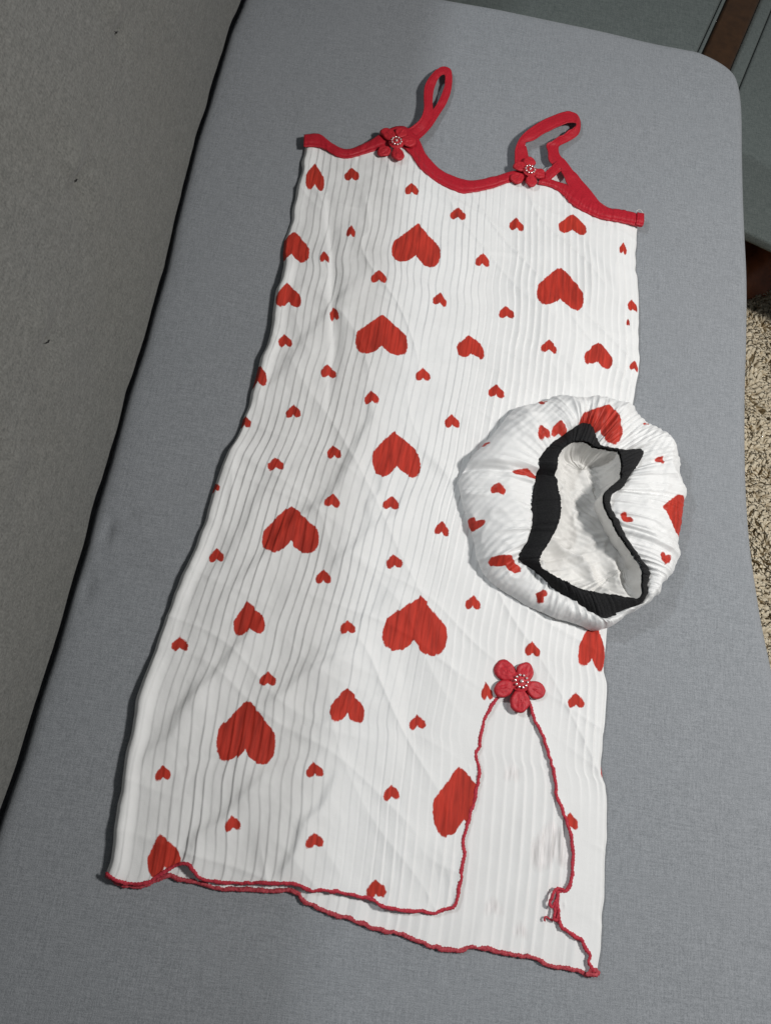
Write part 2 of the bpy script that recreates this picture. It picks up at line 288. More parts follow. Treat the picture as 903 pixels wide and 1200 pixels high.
def math_(nt, op, a, b=None):
    m = N(nt, 'ShaderNodeMath', operation=op)
    for k, v in ((0, a), (1, b)):
        if v is None:
            continue
        if isinstance(v, (int, float)):
            m.inputs[k].default_value = v
        else:
            nt.links.new(v, m.inputs[k])
    return m.outputs[0]


def bump(nt, bsdf, h, strength, dist):
    b = N(nt, 'ShaderNodeBump')
    b.inputs['Strength'].default_value = strength
    b.inputs['Distance'].default_value = dist
    nt.links.new(h, b.inputs['Height'])
    nt.links.new(b.outputs[0], bsdf.inputs['Normal'])


def upholstery(name, dark, light, fuzz, warm, wscale, bd=.0012):
    m, nt, b = mat(name)
    co = N(nt, 'ShaderNodeTexCoord').outputs['Object']
    fine = noise_node(nt, co, fuzz, 2, .7)
    mid = noise_node(nt, co, fuzz * .28, 3, .6)
    big = noise_node(nt, co, 5, 2, .5)
    # crossing yarns
    def yarn(sc):
        mp = N(nt, 'ShaderNodeMapping'); mp.inputs['Scale'].default_value = sc
        nt.links.new(co, mp.inputs['Vector'])
        return noise_node(nt, mp.outputs[0], 1.0, 2, .6)
    y1 = yarn((60, wscale, wscale)); y2 = yarn((wscale, 60, wscale))
    w = math_(nt, 'ADD', math_(nt, 'MULTIPLY', y1, .5), math_(nt, 'MULTIPLY', y2, .5))
    mixv = math_(nt, 'ADD', math_(nt, 'MULTIPLY', fine, .45), math_(nt, 'ADD', math_(nt, 'MULTIPLY', w, .40), math_(nt, 'MULTIPLY', mid, .15)))
    c = ramp(nt, mixv, [(.39, dark), (.61, light)])
    c = mixc(nt, math_(nt, 'MULTIPLY', big, .55), c, warm, 'MULTIPLY')
    nt.links.new(c, b.inputs['Base Color'])
    b.inputs['Roughness'].default_value = .95
    b.inputs['Specular IOR Level'].default_value = .15
    b.inputs['Sheen Weight'].default_value = .12
    b.inputs['Sheen Roughness'].default_value = .5
    bump(nt, b, mixv, .6, bd)
    return m


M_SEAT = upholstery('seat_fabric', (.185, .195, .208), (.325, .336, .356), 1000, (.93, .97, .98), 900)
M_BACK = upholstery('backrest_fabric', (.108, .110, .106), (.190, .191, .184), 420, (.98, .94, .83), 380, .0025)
M_CHAIR = upholstery('chair_fabric', (.075, .09, .088), (.16, .18, .175), 600, (.95, .97, .92), 520)


def cloth_print(name, white, red, lo=-.0005, hi=.0005):
    m, nt, b = mat(name)
    co = N(nt, 'ShaderNodeTexCoord').outputs['Object']
    at = N(nt, 'ShaderNodeAttribute', attribute_name='heart')
    jit = math_(nt, 'MULTIPLY', math_(nt, 'SUBTRACT', noise_node(nt, co, 260, 3, .6), .5), .0030)
    d = math_(nt, 'ADD', at.outputs['Fac'], jit)
    mr = N(nt, 'ShaderNodeMapRange')
    nt.links.new(d, mr.inputs['Value'])
    mr.inputs['From Min'].default_value = lo; mr.inputs['From Max'].default_value = hi
    mr.inputs['To Min'].default_value = 1; mr.inputs['To Max'].default_value = 0
    mp = N(nt, 'ShaderNodeMapping'); mp.inputs['Scale'].default_value = (240, 22, 22)
    nt.links.new(co, mp.inputs['Vector'])
    wear = noise_node(nt, mp.outputs[0], 1.0, 3, .6)
    rc = ramp(nt, wear, [(.32, tuple(.66 * v for v in red)), (.62, tuple(min(1, 1.12 * v) for v in red))])
    wc = ramp(nt, noise_node(nt, co, 22, 3, .6), [(.3, tuple(.95 * v for v in white)), (.7, white)])
    c = mixc(nt, mr.outputs[0], wc, rc)
    nt.links.new(c, b.inputs['Base Color'])
    b.inputs['Roughness'].default_value = .72
    b.inputs['Specular IOR Level'].default_value = .25
    b.inputs['Sheen Weight'].default_value = .05
    bump(nt, b, math_(nt, 'ADD', noise_node(nt, co, 1500, 2, .6), noise_node(nt, co, 160, 3, .6)), .3, .0008)
    return m


M_DRESS = cloth_print('printed_cotton', (.79, .79, .785), (.47, .034, .019))
M_INSIDE = cloth_print('cotton_wrong_side', (.78, .78, .775), (.77, .745, .74), -.003, .003)
M_CAP = cloth_print('printed_satin', (.79, .79, .785), (.47, .034, .019))
M_CAP.node_tree.nodes['Principled BSDF'].inputs['Roughness'].default_value = .5


def plain(name, c1, c2, scale, rough=.8, bs=.4, bd=.0006, spec=.3, metal=0.0):
    m, nt, b = mat(name)
    co = N(nt, 'ShaderNodeTexCoord').outputs['Object']
    f = noise_node(nt, co, scale, 3, .65)
    nt.links.new(ramp(nt, f, [(.3, c1), (.7, c2)]), b.inputs['Base Color'])
    b.inputs['Roughness'].default_value = rough
    b.inputs['Specular IOR Level'].default_value = spec
    b.inputs['Metallic'].default_value = metal
    bump(nt, b, f, bs, bd)
    return m


M_BIND = plain('red_binding', (.34, .007, .017), (.50, .012, .027), 500, .5, .6, .0009, .4)
M_STITCH = plain('red_thread', (.30, .010, .024), (.58, .050, .075), 420, .7, .9, .0012)
M_HEMBACK = plain('red_thread_worn', (.24, .008, .018), (.56, .09, .11), 420, .7, .9, .0012)
M_PETAL = plain('red_satin', (.36, .010, .020), (.56, .024, .036), 420, .55, .5, .0006, .35)
M_BEAD = plain('bead_silver', (.85, .78, .74), (.95, .9, .88), 400, .15, .1, .0002, .8, .6)
M_BLACK = plain('black_elastic', (.010, .010, .011), (.026, .026, .027), 700, .9, .7, .0008, .15)
M_LINING = plain('white_lining', (.62, .61, .59), (.72, .71, .69), 60, .75, .3, .001)
M_WOOD = plain('dark_wood', (.035, .016, .006), (.060, .027, .010), 40, .45, .2, .001, .4)
M_WOODRED = plain('red_brown_wood', (.22, .062, .024), (.34, .10, .040), 40, .4, .2, .001, .4)
M_CARPET = plain('beige_carpet', (.48, .40, .29), (.68, .60, .46), 60, .95, .5, .004, .1)
M_PILE = plain('beige_pile', (.68, .59, .44), (.88, .78, .60), 45, .95, .3, .001, .1)


# ------------------------------------------------------------------ setting: carpet
ZF = -.44
g = np.linspace(-2, 2.4, 3)
cx_, cy_ = np.meshgrid(np.linspace(-1.2, 2.6, 40), np.linspace(-1.4, 3.0, 40))
o = make('carpet', np.stack([cx_.ravel(), cy_.ravel(), np.full(1600, ZF)], 1), gridfaces(40, 40), M_CARPET)
o['kind'] = 'structure'
rng = np.random.default_rng(4)
nt_ = 26000
bx = rng.uniform(.60, 1.25, nt_); by = rng.uniform(.15, 1.35, nt_)
ang = 6 * fbm(bx * 14, by * 14, 3, 2) + rng.normal(0, .7, nt_)
hh = rng.uniform(.012, .022, nt_); ln = rng.uniform(.008, .020, nt_); wd = rng.uniform(.0028, .0050, nt_)
rings = []
for s in (0, .45, .8, 1.0):
    for k in range(3):
        a = k * 2.094 + ang
        r = wd * (1.0, 1.15, .9, .25)[(0, .45, .8, 1.0).index(s)]
        rings.append(np.stack([bx + np.cos(ang) * ln * s ** 1.6 + r * np.cos(a), by + np.sin(ang) * ln * s ** 1.6 + r * np.sin(a),
                               ZF - .001 + hh * np.sin(s * 1.75) + 0 * a], 1))
V = np.stack(rings, 1).reshape(-1, 3)
fs = []
for lv in range(3):
    for k in range(3):
        fs.append([lv * 3 + k, lv * 3 + (k + 1) % 3, lv * 3 + 3 + (k + 1) % 3, lv * 3 + 3 + k])
F = (np.arange(nt_)[:, None, None] * 12 + np.array(fs)[None]).reshape(-1, 4)
o = make('carpet_pile', V, F, M_PILE)
o['kind'] = 'stuff'; o['label'] = 'shaggy beige carpet pile on the floor beside the sofa'; o['category'] = 'carpet pile'

# ------------------------------------------------------------------ sofa
sofa = empty('sofa', (.1, .3, ZF), 'grey fabric sofa that the heart print dress is spread on', 'sofa')
SEAMX = np.array(SEAM)


def seam_x(y):
    o_ = np.argsort(SEAMX[:, 1])
    return np.interp(y, SEAMX[o_, 1], SEAMX[o_, 0])


def seat_h(x, y):
    x = np.asarray(x, float); y = np.asarray(y, float)
    z = .0012 * fbm(x * 9, y * 9, 21, 2)
    d = x - seam_x(y)
    z = z - .0045 * np.exp(-np.maximum(d, -.005) / .003) - .003 * np.exp(-np.maximum(d, -.02) / .02)
    for (px, py, sx, sy, am) in ((-.238, .238, .0055, .016, -.0035), (-.242, .172, .006, .012, -.003), (-.222, .262, .010, .006, -.002),
                                 (-.214, .225, .022, .0045, -.0016), (-.208, .244, .026, .004, .0014), (-.198, .20, .030, .005, -.0015),
                                 (-.19, .18, .034, .005, .0013), (-.175, .215, .03, .004, .0010), (-.20, .13, .03, .006, -.0012)):
        z = z + am * np.exp(-((x - px) / sx) ** 2 - ((y - py) / sy) ** 2)
    return z


outl = list(SEAT_FAR) + [(.553, .0), (.556, -.1), (.558, -.3), (.558, -.5), (.556, -.62), (.550, -.69), (.522, -.745), (.47, -.772), (.40, -.778), (.25, -.78), (.1, -.78), (-.1, -.78), (-.2, -.78), (-.26, -.775), (-.31, -.765), (-.355, -.72), (-.37, -.62), (-.37, -.5), (-.37, -.3), (-.37, .2), (-.37, .8), (-.37, .95), (-.37, 1.05), (-.355, 1.14), (-.31, 1.19), (-.23, 1.205)]
O = resample(np.array(outl), 700, True)
cen = np.array([.09, .25])
T_ = np.roll(O, -1, 0) - np.roll(O, 1, 0); T_ /= np.linalg.norm(T_, axis=1)[:, None]
nrm = np.stack([-T_[:, 1], T_[:, 0]], 1)
if ((cen - O) * nrm).sum() < 0:
    nrm = -nrm
RO = .020
vs = []
for z in (-.14, -.10, -.05):
    vs.append(np.c_[O + nrm * (.006 if z == -.14 else .001), np.full(len(O), z - .0)])
for a in np.linspace(0, np.pi / 2, 8):
    q = O + nrm * RO * (1 - np.cos(a)); vs.append(np.c_[q, -RO + RO * np.sin(a) + seat_h(q[:, 0], q[:, 1]) * np.sin(a)])
I0 = O + nrm * RO
for s in list(np.linspace(.985, .05, 90)) + [.001]:
    q = cen + (I0 - cen) * s
    vs.append(np.c_[q, seat_h(q[:, 0], q[:, 1])])
V = np.concatenate(vs); F = gridfaces(len(vs), len(O), True)
make('seat_cushion', V, F, M_SEAT, sofa)

# backrest: a leaning padded slab, its front lip resting on the seat
ys = np.r_[np.linspace(-.80, .02, 60), np.linspace(.025, .80, 420), np.linspace(.81, 1.55, 90)]
prof_t = np.r_[np.linspace(0, .03, 10), np.linspace(.033, .30, 190), np.linspace(.305, .50, 40)]
VV = []
Y, Tt = np.meshgrid(ys, prof_t)
lip = .010
round_in = np.where(Tt < lip, lip - np.sqrt(np.maximum(lip ** 2 - (lip - Tt) ** 2, 0)), 0)
X = seam_x(Y) - .20 * Tt - round_in + .010 * np.sin(np.clip(Tt / .5, 0, 1) * np.pi) * .6
X = X + .0016 * fbm(Y * 22, Tt * 22, 31, 3) + .004 * noise(Y * 3, Tt * 4, 8) * sstep(.02, .12, Tt)
DIMP = [(.714, .218, 1.0), (.524, .206, 1.1), (.361, .172, .7), (.231, .141, .5)]
for dy, dz, am in DIMP:
    r2 = ((Y - dy) / .020) ** 2 + ((Tt - dz) / .016) ** 2
    X = X - am * (.0055 * np.exp(-r2) + .0045 * np.exp(-r2 * 10)) + am * .0085 * np.exp(-(((Y - dy - .004) / .024) ** 2 + ((Tt - dz - .026) / .016) ** 2)) + am * .003 * np.exp(-(((Y - dy) / .03) ** 2 + ((Tt - dz + .03) / .02) ** 2))
Zz = Tt - .0055 + 0 * Y
front = np.stack([X, Y, Zz], -1)
top = front[-1].copy(); top[:, 0] -= .06; top[:, 2] += .012
top2 = front[-1].copy(); top2[:, 0] -= .16
bk = front[-1].copy(); bk[:, 0] = -.52; bk[:, 2] = -.05
bt = front[0].copy(); bt[:, 0] = -.50; bt[:, 2] = -.05
bt2 = front[0].copy(); bt2[:, 0] -= .05; bt2[:, 2] = -.02
allr = np.concatenate([bt2[None], front, top[None], top2[None], bk[None], bt2[None]], 0)
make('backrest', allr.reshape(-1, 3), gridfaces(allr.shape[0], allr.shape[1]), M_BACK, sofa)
for dy, dz, am in DIMP[:3]:
    k = np.argmin((Y - dy) ** 2 + (Tt - dz) ** 2)
    c = front.reshape(-1, 3)[k]
    p = [c + np.array([.0035, -.004 + .008 * s, .003 - .006 * s + .001 * math.sin(s * 9)]) for s in np.linspace(0, 1, 8)]
    v, f = tube(p, .0005, 6)
    make('tuft_thread', v, f, M_BLACK, sofa)


def box(name, lo, hi, m, parent, r=.01, rot=None):
    """bevelled box"""
    import bmesh
    bm = bmesh.new(); bmesh.ops.create_cube(bm, size=1)
    for v in bm.verts:
        v.co = Vector([lo[k] + (v.co[k] + .5) * (hi[k] - lo[k]) for k in range(3)])
    bmesh.ops.bevel(bm, geom=bm.edges[:], offset=r, segments=4, profile=.5, affect='EDGES')
    if rot:
        bmesh.ops.transform(bm, matrix=rot, verts=bm.verts)
    me = bpy.data.meshes.new(name); bm.to_mesh(me); bm.free()
    for p in me.polygons:
        p.use_smooth = True
    me.materials.append(m)
    ob = bpy.data.objects.new(name, me); col.objects.link(ob); ob.parent = parent
    return ob


box('base', (-.50, -.68, ZF + .06), (.42, 1.10, -.145), M_CHAIR, sofa, .02)
for px, py in ((-.42, -.60), (.34, -.60), (-.42, 1.02), (.34, 1.02)):
    box('leg', (px - .03, py - .03, ZF), (px + .03, py + .03, ZF + .062), M_WOOD, sofa, .006)
settle(sofa)

# ------------------------------------------------------------------ armchair past the sofa's end
RZ = Matrix.Rotation(-math.radians(18.0), 4, 'Z')
chair = empty('armchair', (.95, 1.6, ZF), 'dark grey green armchair with brown wooden rail beyond the sofa corner', 'armchair')
# local frame: s across, t deep (rotated 18 degrees clockwise)

# coordinates in the chair's own frame: rotate by RZ into the room
ZC = -.17
box('armrest', (-.62, 1.36, ZF + .10), (ARM_S, 2.1, ZC), M_CHAIR, chair, .012, RZ)
box('armrest_piping', (ARM_S + .001, 1.36, ZC - .03), (ARM_S + .008, 2.1, ZC - .004), M_CHAIR, chair, .003, RZ)
box('wooden_rail', (ARM_S + .010, 1.32, ZC - .075), (RAIL_S, 2.1, ZC - .015), M_WOOD, chair, .008, RZ)
box('seat_side', (RAIL_S + .002, FRONT_T, ZC - .052), (SEAM_S, 2.1, ZC - .030), M_CHAIR, chair, .006, RZ)
box('seat_cushion', (SEAM_S + .0015, FRONT_T, ZC - .052), (SEAM_S + .62, 2.1, ZC - .030), M_CHAIR, chair, .006, RZ)
box('front_rail', (RAIL_S + .01, FRONT_T + .05, ZC - .075), (SEAM_S + .60, FRONT_T + .09, ZC - .0535), M_WOOD, chair, .005, RZ)
box('under_frame', (RAIL_S + .05, FRONT_T + .33, ZF + .03), (SEAM_S + .55, 2.0, ZC - .0535), M_WOOD, chair, .005, RZ)
fo = resample(FOOT, 16); fl_ = resample(FOOT_LO, 16)
bk_ = np.array([-.6, .8]) * .07
VFt = np.concatenate([np.c_[fl_, np.full(16, ZF + .012)], np.c_[fl_ * .6 + fo * .4, np.full(16, ZF + .030)], np.c_[fo, np.full(16, ZF + .055)], np.c_[fo + bk_ * .5, np.full(16, ZF + .085)],
                      np.c_[fo + bk_, np.full(16, ZF + .060)], np.c_[fl_ + bk_, np.full(16, ZF + .012)], np.c_[fl_, np.full(16, ZF + .012)]])
make('foot', VFt, gridfaces(7, 16), M_WOODRED, chair)

settle(chair)

# ------------------------------------------------------------------ the dress
dress = empty('dress', (.1, .4, .0), 'white pleated sleeveless dress printed with red hearts, lying flat on the seat', 'dress')
Lc = resample(LEFT, 600); Rc = resample(RIGHT, 600); Tc = np.array(TOP); HB = np.array(HEM_BACK); HF = np.array(HEM_FRONT)


def along_x(P, n):
    """smooth curve through P sampled at even fractions of x"""
    q = crom(P, np.linspace(0, len(P) - 1, 60 * len(P)))
    x = q[:, 0]; x = np.maximum.accumulate(x)
    u = np.linspace(x[0], x[-1], n)
    return np.stack([u, np.interp(u, x, q[:, 1])], 1)


def coons(L, R, T, Bt, nu, nv):
    L = resample(L, nv); R = resample(R, nv)
    u = np.linspace(0, 1, nu)[None, :, None]; v = np.linspace(0, 1, nv)[:, None, None]
    T = T.copy(); Bt = Bt.copy()
    L = L + (T[0] - L[0]) * (1 - v[:, 0]) ** 8 + (Bt[0] - L[-1]) * v[:, 0] ** 8
    R = R + (T[-1] - R[0]) * (1 - v[:, 0]) ** 8 + (Bt[-1] - R[-1]) * v[:, 0] ** 8
    lin = (1 - u) * L[:, None] + u * R[:, None]
    dT = T - ((1 - u[0]) * T[0] + u[0] * T[-1]); dB = Bt - ((1 - u[0]) * Bt[0] + u[0] * Bt[-1])
    return lin + (1 - v) ** 2.5 * dT[None] + v ** 6 * dB[None]


NP = 50


def sdheart(px, py):
    """two leaning ovals that meet at the tip (0,0)"""
    ax_ = np.abs(px); wedge = (ax_ - (.98 * py + .05 + .10 * np.sqrt(np.maximum(py, 0)))) * .62
    px = ax_ - .23; py = py - .52
    al = (px * .469 + py * .883) / .60; pe = (px * .883 - py * .469) / .36
    return np.maximum((np.sqrt(al ** 2 + pe ** 2) - 1) * .42, wedge)


def heart_field(x, y, hearts, pl=None):
    out = np.full(x.shape, .05)
    for k, (cx, cy, w, h, a) in enumerate(hearts):
        R = max(w, h) * .8
        msk = (np.abs(x - cx) < R) & (np.abs(y - cy) < R)
        if not msk.any():
            continue
        X = x[msk] - cx; Yy = y[msk] - cy
        if pl is not None:
            Yy = Yy + pl[msk] * min(1.0, w / .04)
        ca, sa = math.cos(-a), math.sin(-a)
        qx = (ca * X - sa * Yy) / (w * .5) * .654
        qy = .52 - (sa * X + ca * Yy) / h * 1.11     # tip points away from the camera
        # unequal lobes and a bowed outline, as hand cut
        qx = qx * (1 + .06 * math.sin(k * 2.3)) + .05 * math.sin(k * 1.7) * (qy - .3)
        d = sdheart(qx, qy) * .5 * (w / 1.308 + h / 1.11)
        out[msk] = np.minimum(out[msk], d)
    return out


def pleat(u, v, n, seed, kink=0.0):
    ph = u * n + kink + .07 * noise(u * n * .7, v * 12, seed) + .13 * noise(u * 6, v * 3, seed + 1)
    k = np.floor(ph); f = ph - k
    left = f ** 1.6 * (1 - sstep(.82, 1.0, f))
    right = (1 - f) ** 1.4 * (1 - sstep(.84, 1.0, 1 - f))
    w = sstep(.40, .62, u + .08 * noise(u * 3, v * 4, seed + 2))
    prof = right * (1 - w) + left * w
    amp = (.72 + .5 * noise(k * .9, v * 8, seed + 3)) * (.8 + .5 * noise(u * 7, v * 9, seed + 4))
    return prof, amp, k


def fold_h(x, y):
    z = np.zeros_like(x)
    for k, (x0, y0, x1, y1, w, am) in enumerate(FOLDS):
        dx, dy = x1 - x0, y1 - y0; ll = math.hypot(dx, dy)
        t = ((x - x0) * dx + (y - y0) * dy) / ll ** 2
        d = ((x - x0) * dy - (y - y0) * dx) / ll
        d = d + .006 * noise(t * 4 + k, t * 0 + k, 40 + k)
        e = sstep(-.25, .25, t) * (1 - sstep(.75, 1.25, t))
        # one flank steeper than the other, like a soft crease
        g_ = np.exp(-(d / (w * np.where(d > 0, .55, 1.25))) ** 2)
        z += am * e * g_
    return z


# front panel -------------------------------------------------------
NU, NV = 560, 560
hemL = along_x(HF, 400)
corner_b = HB[-1]
hem_full = np.vstack([hemL, np.stack([np.linspace(HF[-1][0], corner_b[0], 60)[1:], np.linspace(HF[-1][1], corner_b[1], 60)[1:]], 1)])
uu = np.linspace(hem_full[0, 0], hem_full[-1, 0], NU)
BtF = np.stack([uu, np.interp(uu, hem_full[:, 0], hem_full[:, 1])], 1)
G = coons(Lc, Rc, along_x(Tc, NU), BtF, NU, NV)
Uu, Vv = np.meshgrid(np.linspace(0, 1, NU), np.linspace(0, 1, NV))
x = G[..., 0]; y = G[..., 1]
wid = (x[:, -1] - x[:, 0])[:, None]
dl = Uu * wid; dr = (1 - Uu) * wid
prof, amp, kk = pleat(Uu, Vv, NP, 3, np.clip(fold_h(x, y) * 130, -.5, .5) + .12 * fbm(x * 40, y * 18, 44, 2))
topfade = sstep(0.0, .03, Vv)
A_ = (.00125 + .00165 * sstep(.35, .7, Uu)) * (.35 + .65 * topfade)
base = .0068 + .0022 * sstep(0, .06, dl) * sstep(0, .05, dr) + .0016 * fbm(x * 10, y * 8, 51, 2)
rdg = 1 - np.abs(noise((x + y * .75) * 20 + .5 * noise(x * 9, y * 9, 63), (y - x) * 3.5, 61))
rd2 = 1 - np.abs(noise((x * .4 + y) * 26 + .5 * noise(x * 9, y * 9, 65), (y * .4 - x) * 5, 66))
diag = .0018 * (rdg ** 5 - .2) + .0012 * (rd2 ** 5 - .2) + .0013 * fbm(x * 34, y * 26, 67, 4) * (1.2 - .6 * Uu) * (1 - .6 * sstep(.45, .7, Uu))
tf = sstep(.0, .045, Vv)
zf = base + prof * A_ * amp * 1.15 + (fold_h(x, y) * 1.8 + diag) * tf
zf = np.maximum(zf, .0046 + prof * .0005)
# the left side stands up a little before it turns under, the right side lies low
zf += .0050 * np.exp(-((dl - .007) / .007) ** 2) * (.55 + .75 * noise(y * 15, y * 0, 71))
zf -= .0065 * (1 - sstep(0, .004, dl)) * .6 + .005 * (1 - sstep(0, .006, dr)) * .8
# waviness of the free edges
x = x + .0016 * noise(y * 60, y * 0 + 2, 77) * np.exp(-dl / .012) + .0010 * noise(y * 70, y * 0 + 5, 78) * np.exp(-dr / .010)
# crinkles pulled in under the neck binding
zf += .0010 * noise(Uu * 120, Vv * 14, 81) * (1 - sstep(.0, .035, Vv)) * 1.0
zf += seat_h(x, y)
# the slit: everything between its two edges is cut away
SL = resample(SLIT_L, 160); SR = resample(SLIT_R, 200)
poly = np.vstack([SL, [(SL[-1][0] - .0005, SL[-1][1] - .0015)], [(HB[-1][0] - .17, HB[-1][1] - .05), (HB[-1][0] + .02, HB[-1][1] - .05)], SR[::-1]])


def inside(px, py, P):
    c = np.zeros(px.shape, bool); j = len(P) - 1
    for i in range(len(P)):
        xi, yi = P[i]; xj, yj = P[j]
        if yi != yj:
            c ^= ((yi > py) != (yj > py)) & (px < (xj - xi) * (py - yi) / (yj - yi) + xi)
        j = i
    return c


ins = inside(x, y, poly)
edge = np.vstack([SL, SR])
fid = gridfaces(NV, NU)
fi = ins.ravel()
keep = ~fi[fid].all(1) & ~(fi[fid].sum(1) >= 3)
fid = fid[keep]
# vertices of kept faces that fall inside are drawn onto the cut edge
bad = np.unique(fid[fi[fid]])
xr = x.ravel().copy(); yr = y.ravel().copy()
for b_ in bad:
    d2 = (edge[:, 0] - xr[b_]) ** 2 + (edge[:, 1] - yr[b_]) ** 2
    k = d2.argmin()
    if d2[k] < .004 ** 2:
        xr[b_], yr[b_] = edge[k]
zr = zf.ravel()
dsl = np.full(zr.shape, 1.0)
near = (np.abs(xr - .26) < .14) & (yr < .30)
ne = np.where(near)[0]
for c0 in range(0, len(ne), 4000):
    q = ne[c0:c0 + 4000]
    dsl[q] = np.sqrt(((xr[q][:, None] - edge[None, ::3, 0]) ** 2 + (yr[q][:, None] - edge[None, ::3, 1]) ** 2).min(1))
zr = zr + .0008 * np.exp(-dsl / .006) - np.clip(zr - .0066, 0, .0045) * np.exp(-(dsl / .040) ** 2)
VF = np.stack([xr, yr, zr], 1)
used = np.unique(fid)
remap = -np.ones(len(VF), int); remap[used] = np.arange(len(used))
step_y = .0017 * (hash2(kk, kk * 0, 9) - .5) * 2
hf = heart_field(x, y, HEARTS, step_y + .0016 * (prof - .4)).ravel()
make('front_panel', VF[used], remap[fid], M_DRESS, dress, attr={'heart': hf[used]})
FV = VF[used]


def front_z(P, k=0):
    out = []
    for p in P:
        m = (np.abs(FV[:, 0] - p[0]) < .004) & (np.abs(FV[:, 1] - p[1]) < .004)
        out.append(FV[m, 2].max() if m.any() else .008 + float(seat_h(p[0], p[1])))
    return np.array(out)


def smooth1(a, n=3):
    for _ in range(n):
        a = np.r_[a[:1], (a[:-2] + 2 * a[1:-1] + a[2:]) / 4, a[-1:]]
    return a


# back panel --------------------------------------------------------
nub, nvb = 420, 300
TopB = along_x(Tc, nub).copy()
Tb = along_x(np.array(TOP_BACK), nub)
# a little cloth shows in the gap of the right shoulder
Gb = coons(Lc, Rc, Tb, along_x(HB, nub), nub, nvb)
ub, vb = np.meshgrid(np.linspace(0, 1, nub), np.linspace(0, 1, nvb))
xb, yb = Gb[..., 0] + .0015 * (1 - 2 * ub), Gb[..., 1]
pb, ab, kb = pleat(ub, vb, 46, 23)
zb = .0018 + pb * .0021 * ab + .0008 * fbm(xb * 16, yb * 10, 91, 2) + .0006
hemw = sstep(.93, 1.0, vb)
zb += hemw * .0016 * noise(ub * 40, vb * 0, 95) * 1.0
zb += .0018 * hemw * (xb > .2) * np.exp(-((xb - (.27 + (yb + .1) * .25)) / .012) ** 2)
zb += .0016 * hemw * np.exp(-((xb - (.185 + (yb + .1) * .15)) / .010) ** 2)
zb = np.clip(zb, .0014, .0042) + seat_h(xb, yb)
hb = heart_field(xb, yb, BACK_HEARTS).ravel()
make('back_panel', np.stack([xb, yb, zb], -1).reshape(-1, 3), gridfaces(nvb, nub), M_INSIDE, dress, attr={'heart': hb})

# stitched edges ----------------------------------------------------
def stitched(name, P, rad, m, zoff, closed=False, z=None, seed=0, flat=.5):
    L_ = np.linalg.norm(np.diff(np.array(P), axis=0), axis=1).sum()
    q = resample(P, max(12, int(L_ / .0014)))
    zz = smooth1(front_z(q)) if z is None else (np.full(len(q), z) + np.array(seat_h(q[:, 0], q[:, 1])))
    i_ = np.arange(len(q))
    q = q + .0008 * np.stack([noise(i_ * .31, i_ * 0, seed + 1), noise(i_ * .33, i_ * 0, seed + 2)], 1)
    rad = rad * (1 + .18 * noise(i_ * .40, i_ * 0, seed + 3))
    v, f = tube(np.c_[q, zz + zoff + .0003 * noise(i_ * .17, i_ * 0, seed)], rad, 8, .16, True, flat)
    return make(name, v, f, m, dress)


stitched('slit_edge', SLIT_L, .0018, M_STITCH, -.0003, seed=1)
stitched('slit_edge', SLIT_R, .0018, M_STITCH, -.0003, seed=2)
stitched('front_hem', HEM_FRONT + [SLIT_L[-1]], .0017, M_STITCH, -.0004, seed=3)
stitched('back_hem', HEM_BACK, .0020, M_HEMBACK, 0, z=.0034, seed=4, flat=.6)
stitched('thread_tangle', TANGLE, .0015, M_STITCH, .0012, seed=6)
stitched('thread_tail', TAIL, .0010, M_STITCH, 0, z=.0058, seed=7)
stitched('thread_knot', [HEM_BACK[-1], HEM_BACK[-2], (HEM_BACK[-1][0] - .004, HEM_BACK[-1][1] + .004), (HEM_BACK[-1][0] + .001, HEM_BACK[-1][1] - .001)], .0020, M_HEMBACK, 0, z=.0065, seed=8)

# red bindings and straps -------------------------------------------
def band(name, UP, LO, z, n=160):
    a = resample(UP, n); b = resample(LO, n)
    m = 15; w = np.linspace(0, 1, m)
    V = a[:, None] * (1 - w)[None, :, None] + b[:, None] * w[None, :, None]
    t = np.arange(n)[:, None]
    zz = z + .0016 * (1 - np.abs(2 * w - 1) ** 3)[None] + .0005 * noise(t * .22 + 0 * w, w * 3 + 0 * t, 7) - .0011 * np.exp(-((w - .78) / .06) ** 2)[None] + .0006 * noise(t * .9 + 0 * w, w * 1.5 + 0 * t, 17) * (.3 + w)[None]
    zz = zz + seat_h(V[..., 0], V[..., 1])
    ob = make(name, np.concatenate([V, zz[..., None]], -1).reshape(-1, 3), gridfaces(n, m), M_BIND, dress)
    solid(ob, .0022)
    return ob


band('neck_binding', NECK_UP, NECK_LO, .0106)
band('armhole_binding', ARM_UP, ARM_LO, .0108)
e0 = np.array([ARM_UP[-1], ARM_LO[-1]])
band('binding_end', [e0[0] + (-.009, .001), e0[0] + (.001, .0015)], [e0[1] + (-.009, 0), e0[1] + (.0005, 0)], .0124, 12)
for nm, rows, cr in (('strap', STRAP_A, .0004), ('strap', STRAP_B, .0004), ('strap_end', STRAP_C, .0006)):
    v, f = ribbon(rows, 120 if len(rows) > 5 else 30, 15, cr, .0008, 5)
    solid(make(nm, v, f, M_BIND, dress), .0014, 0)

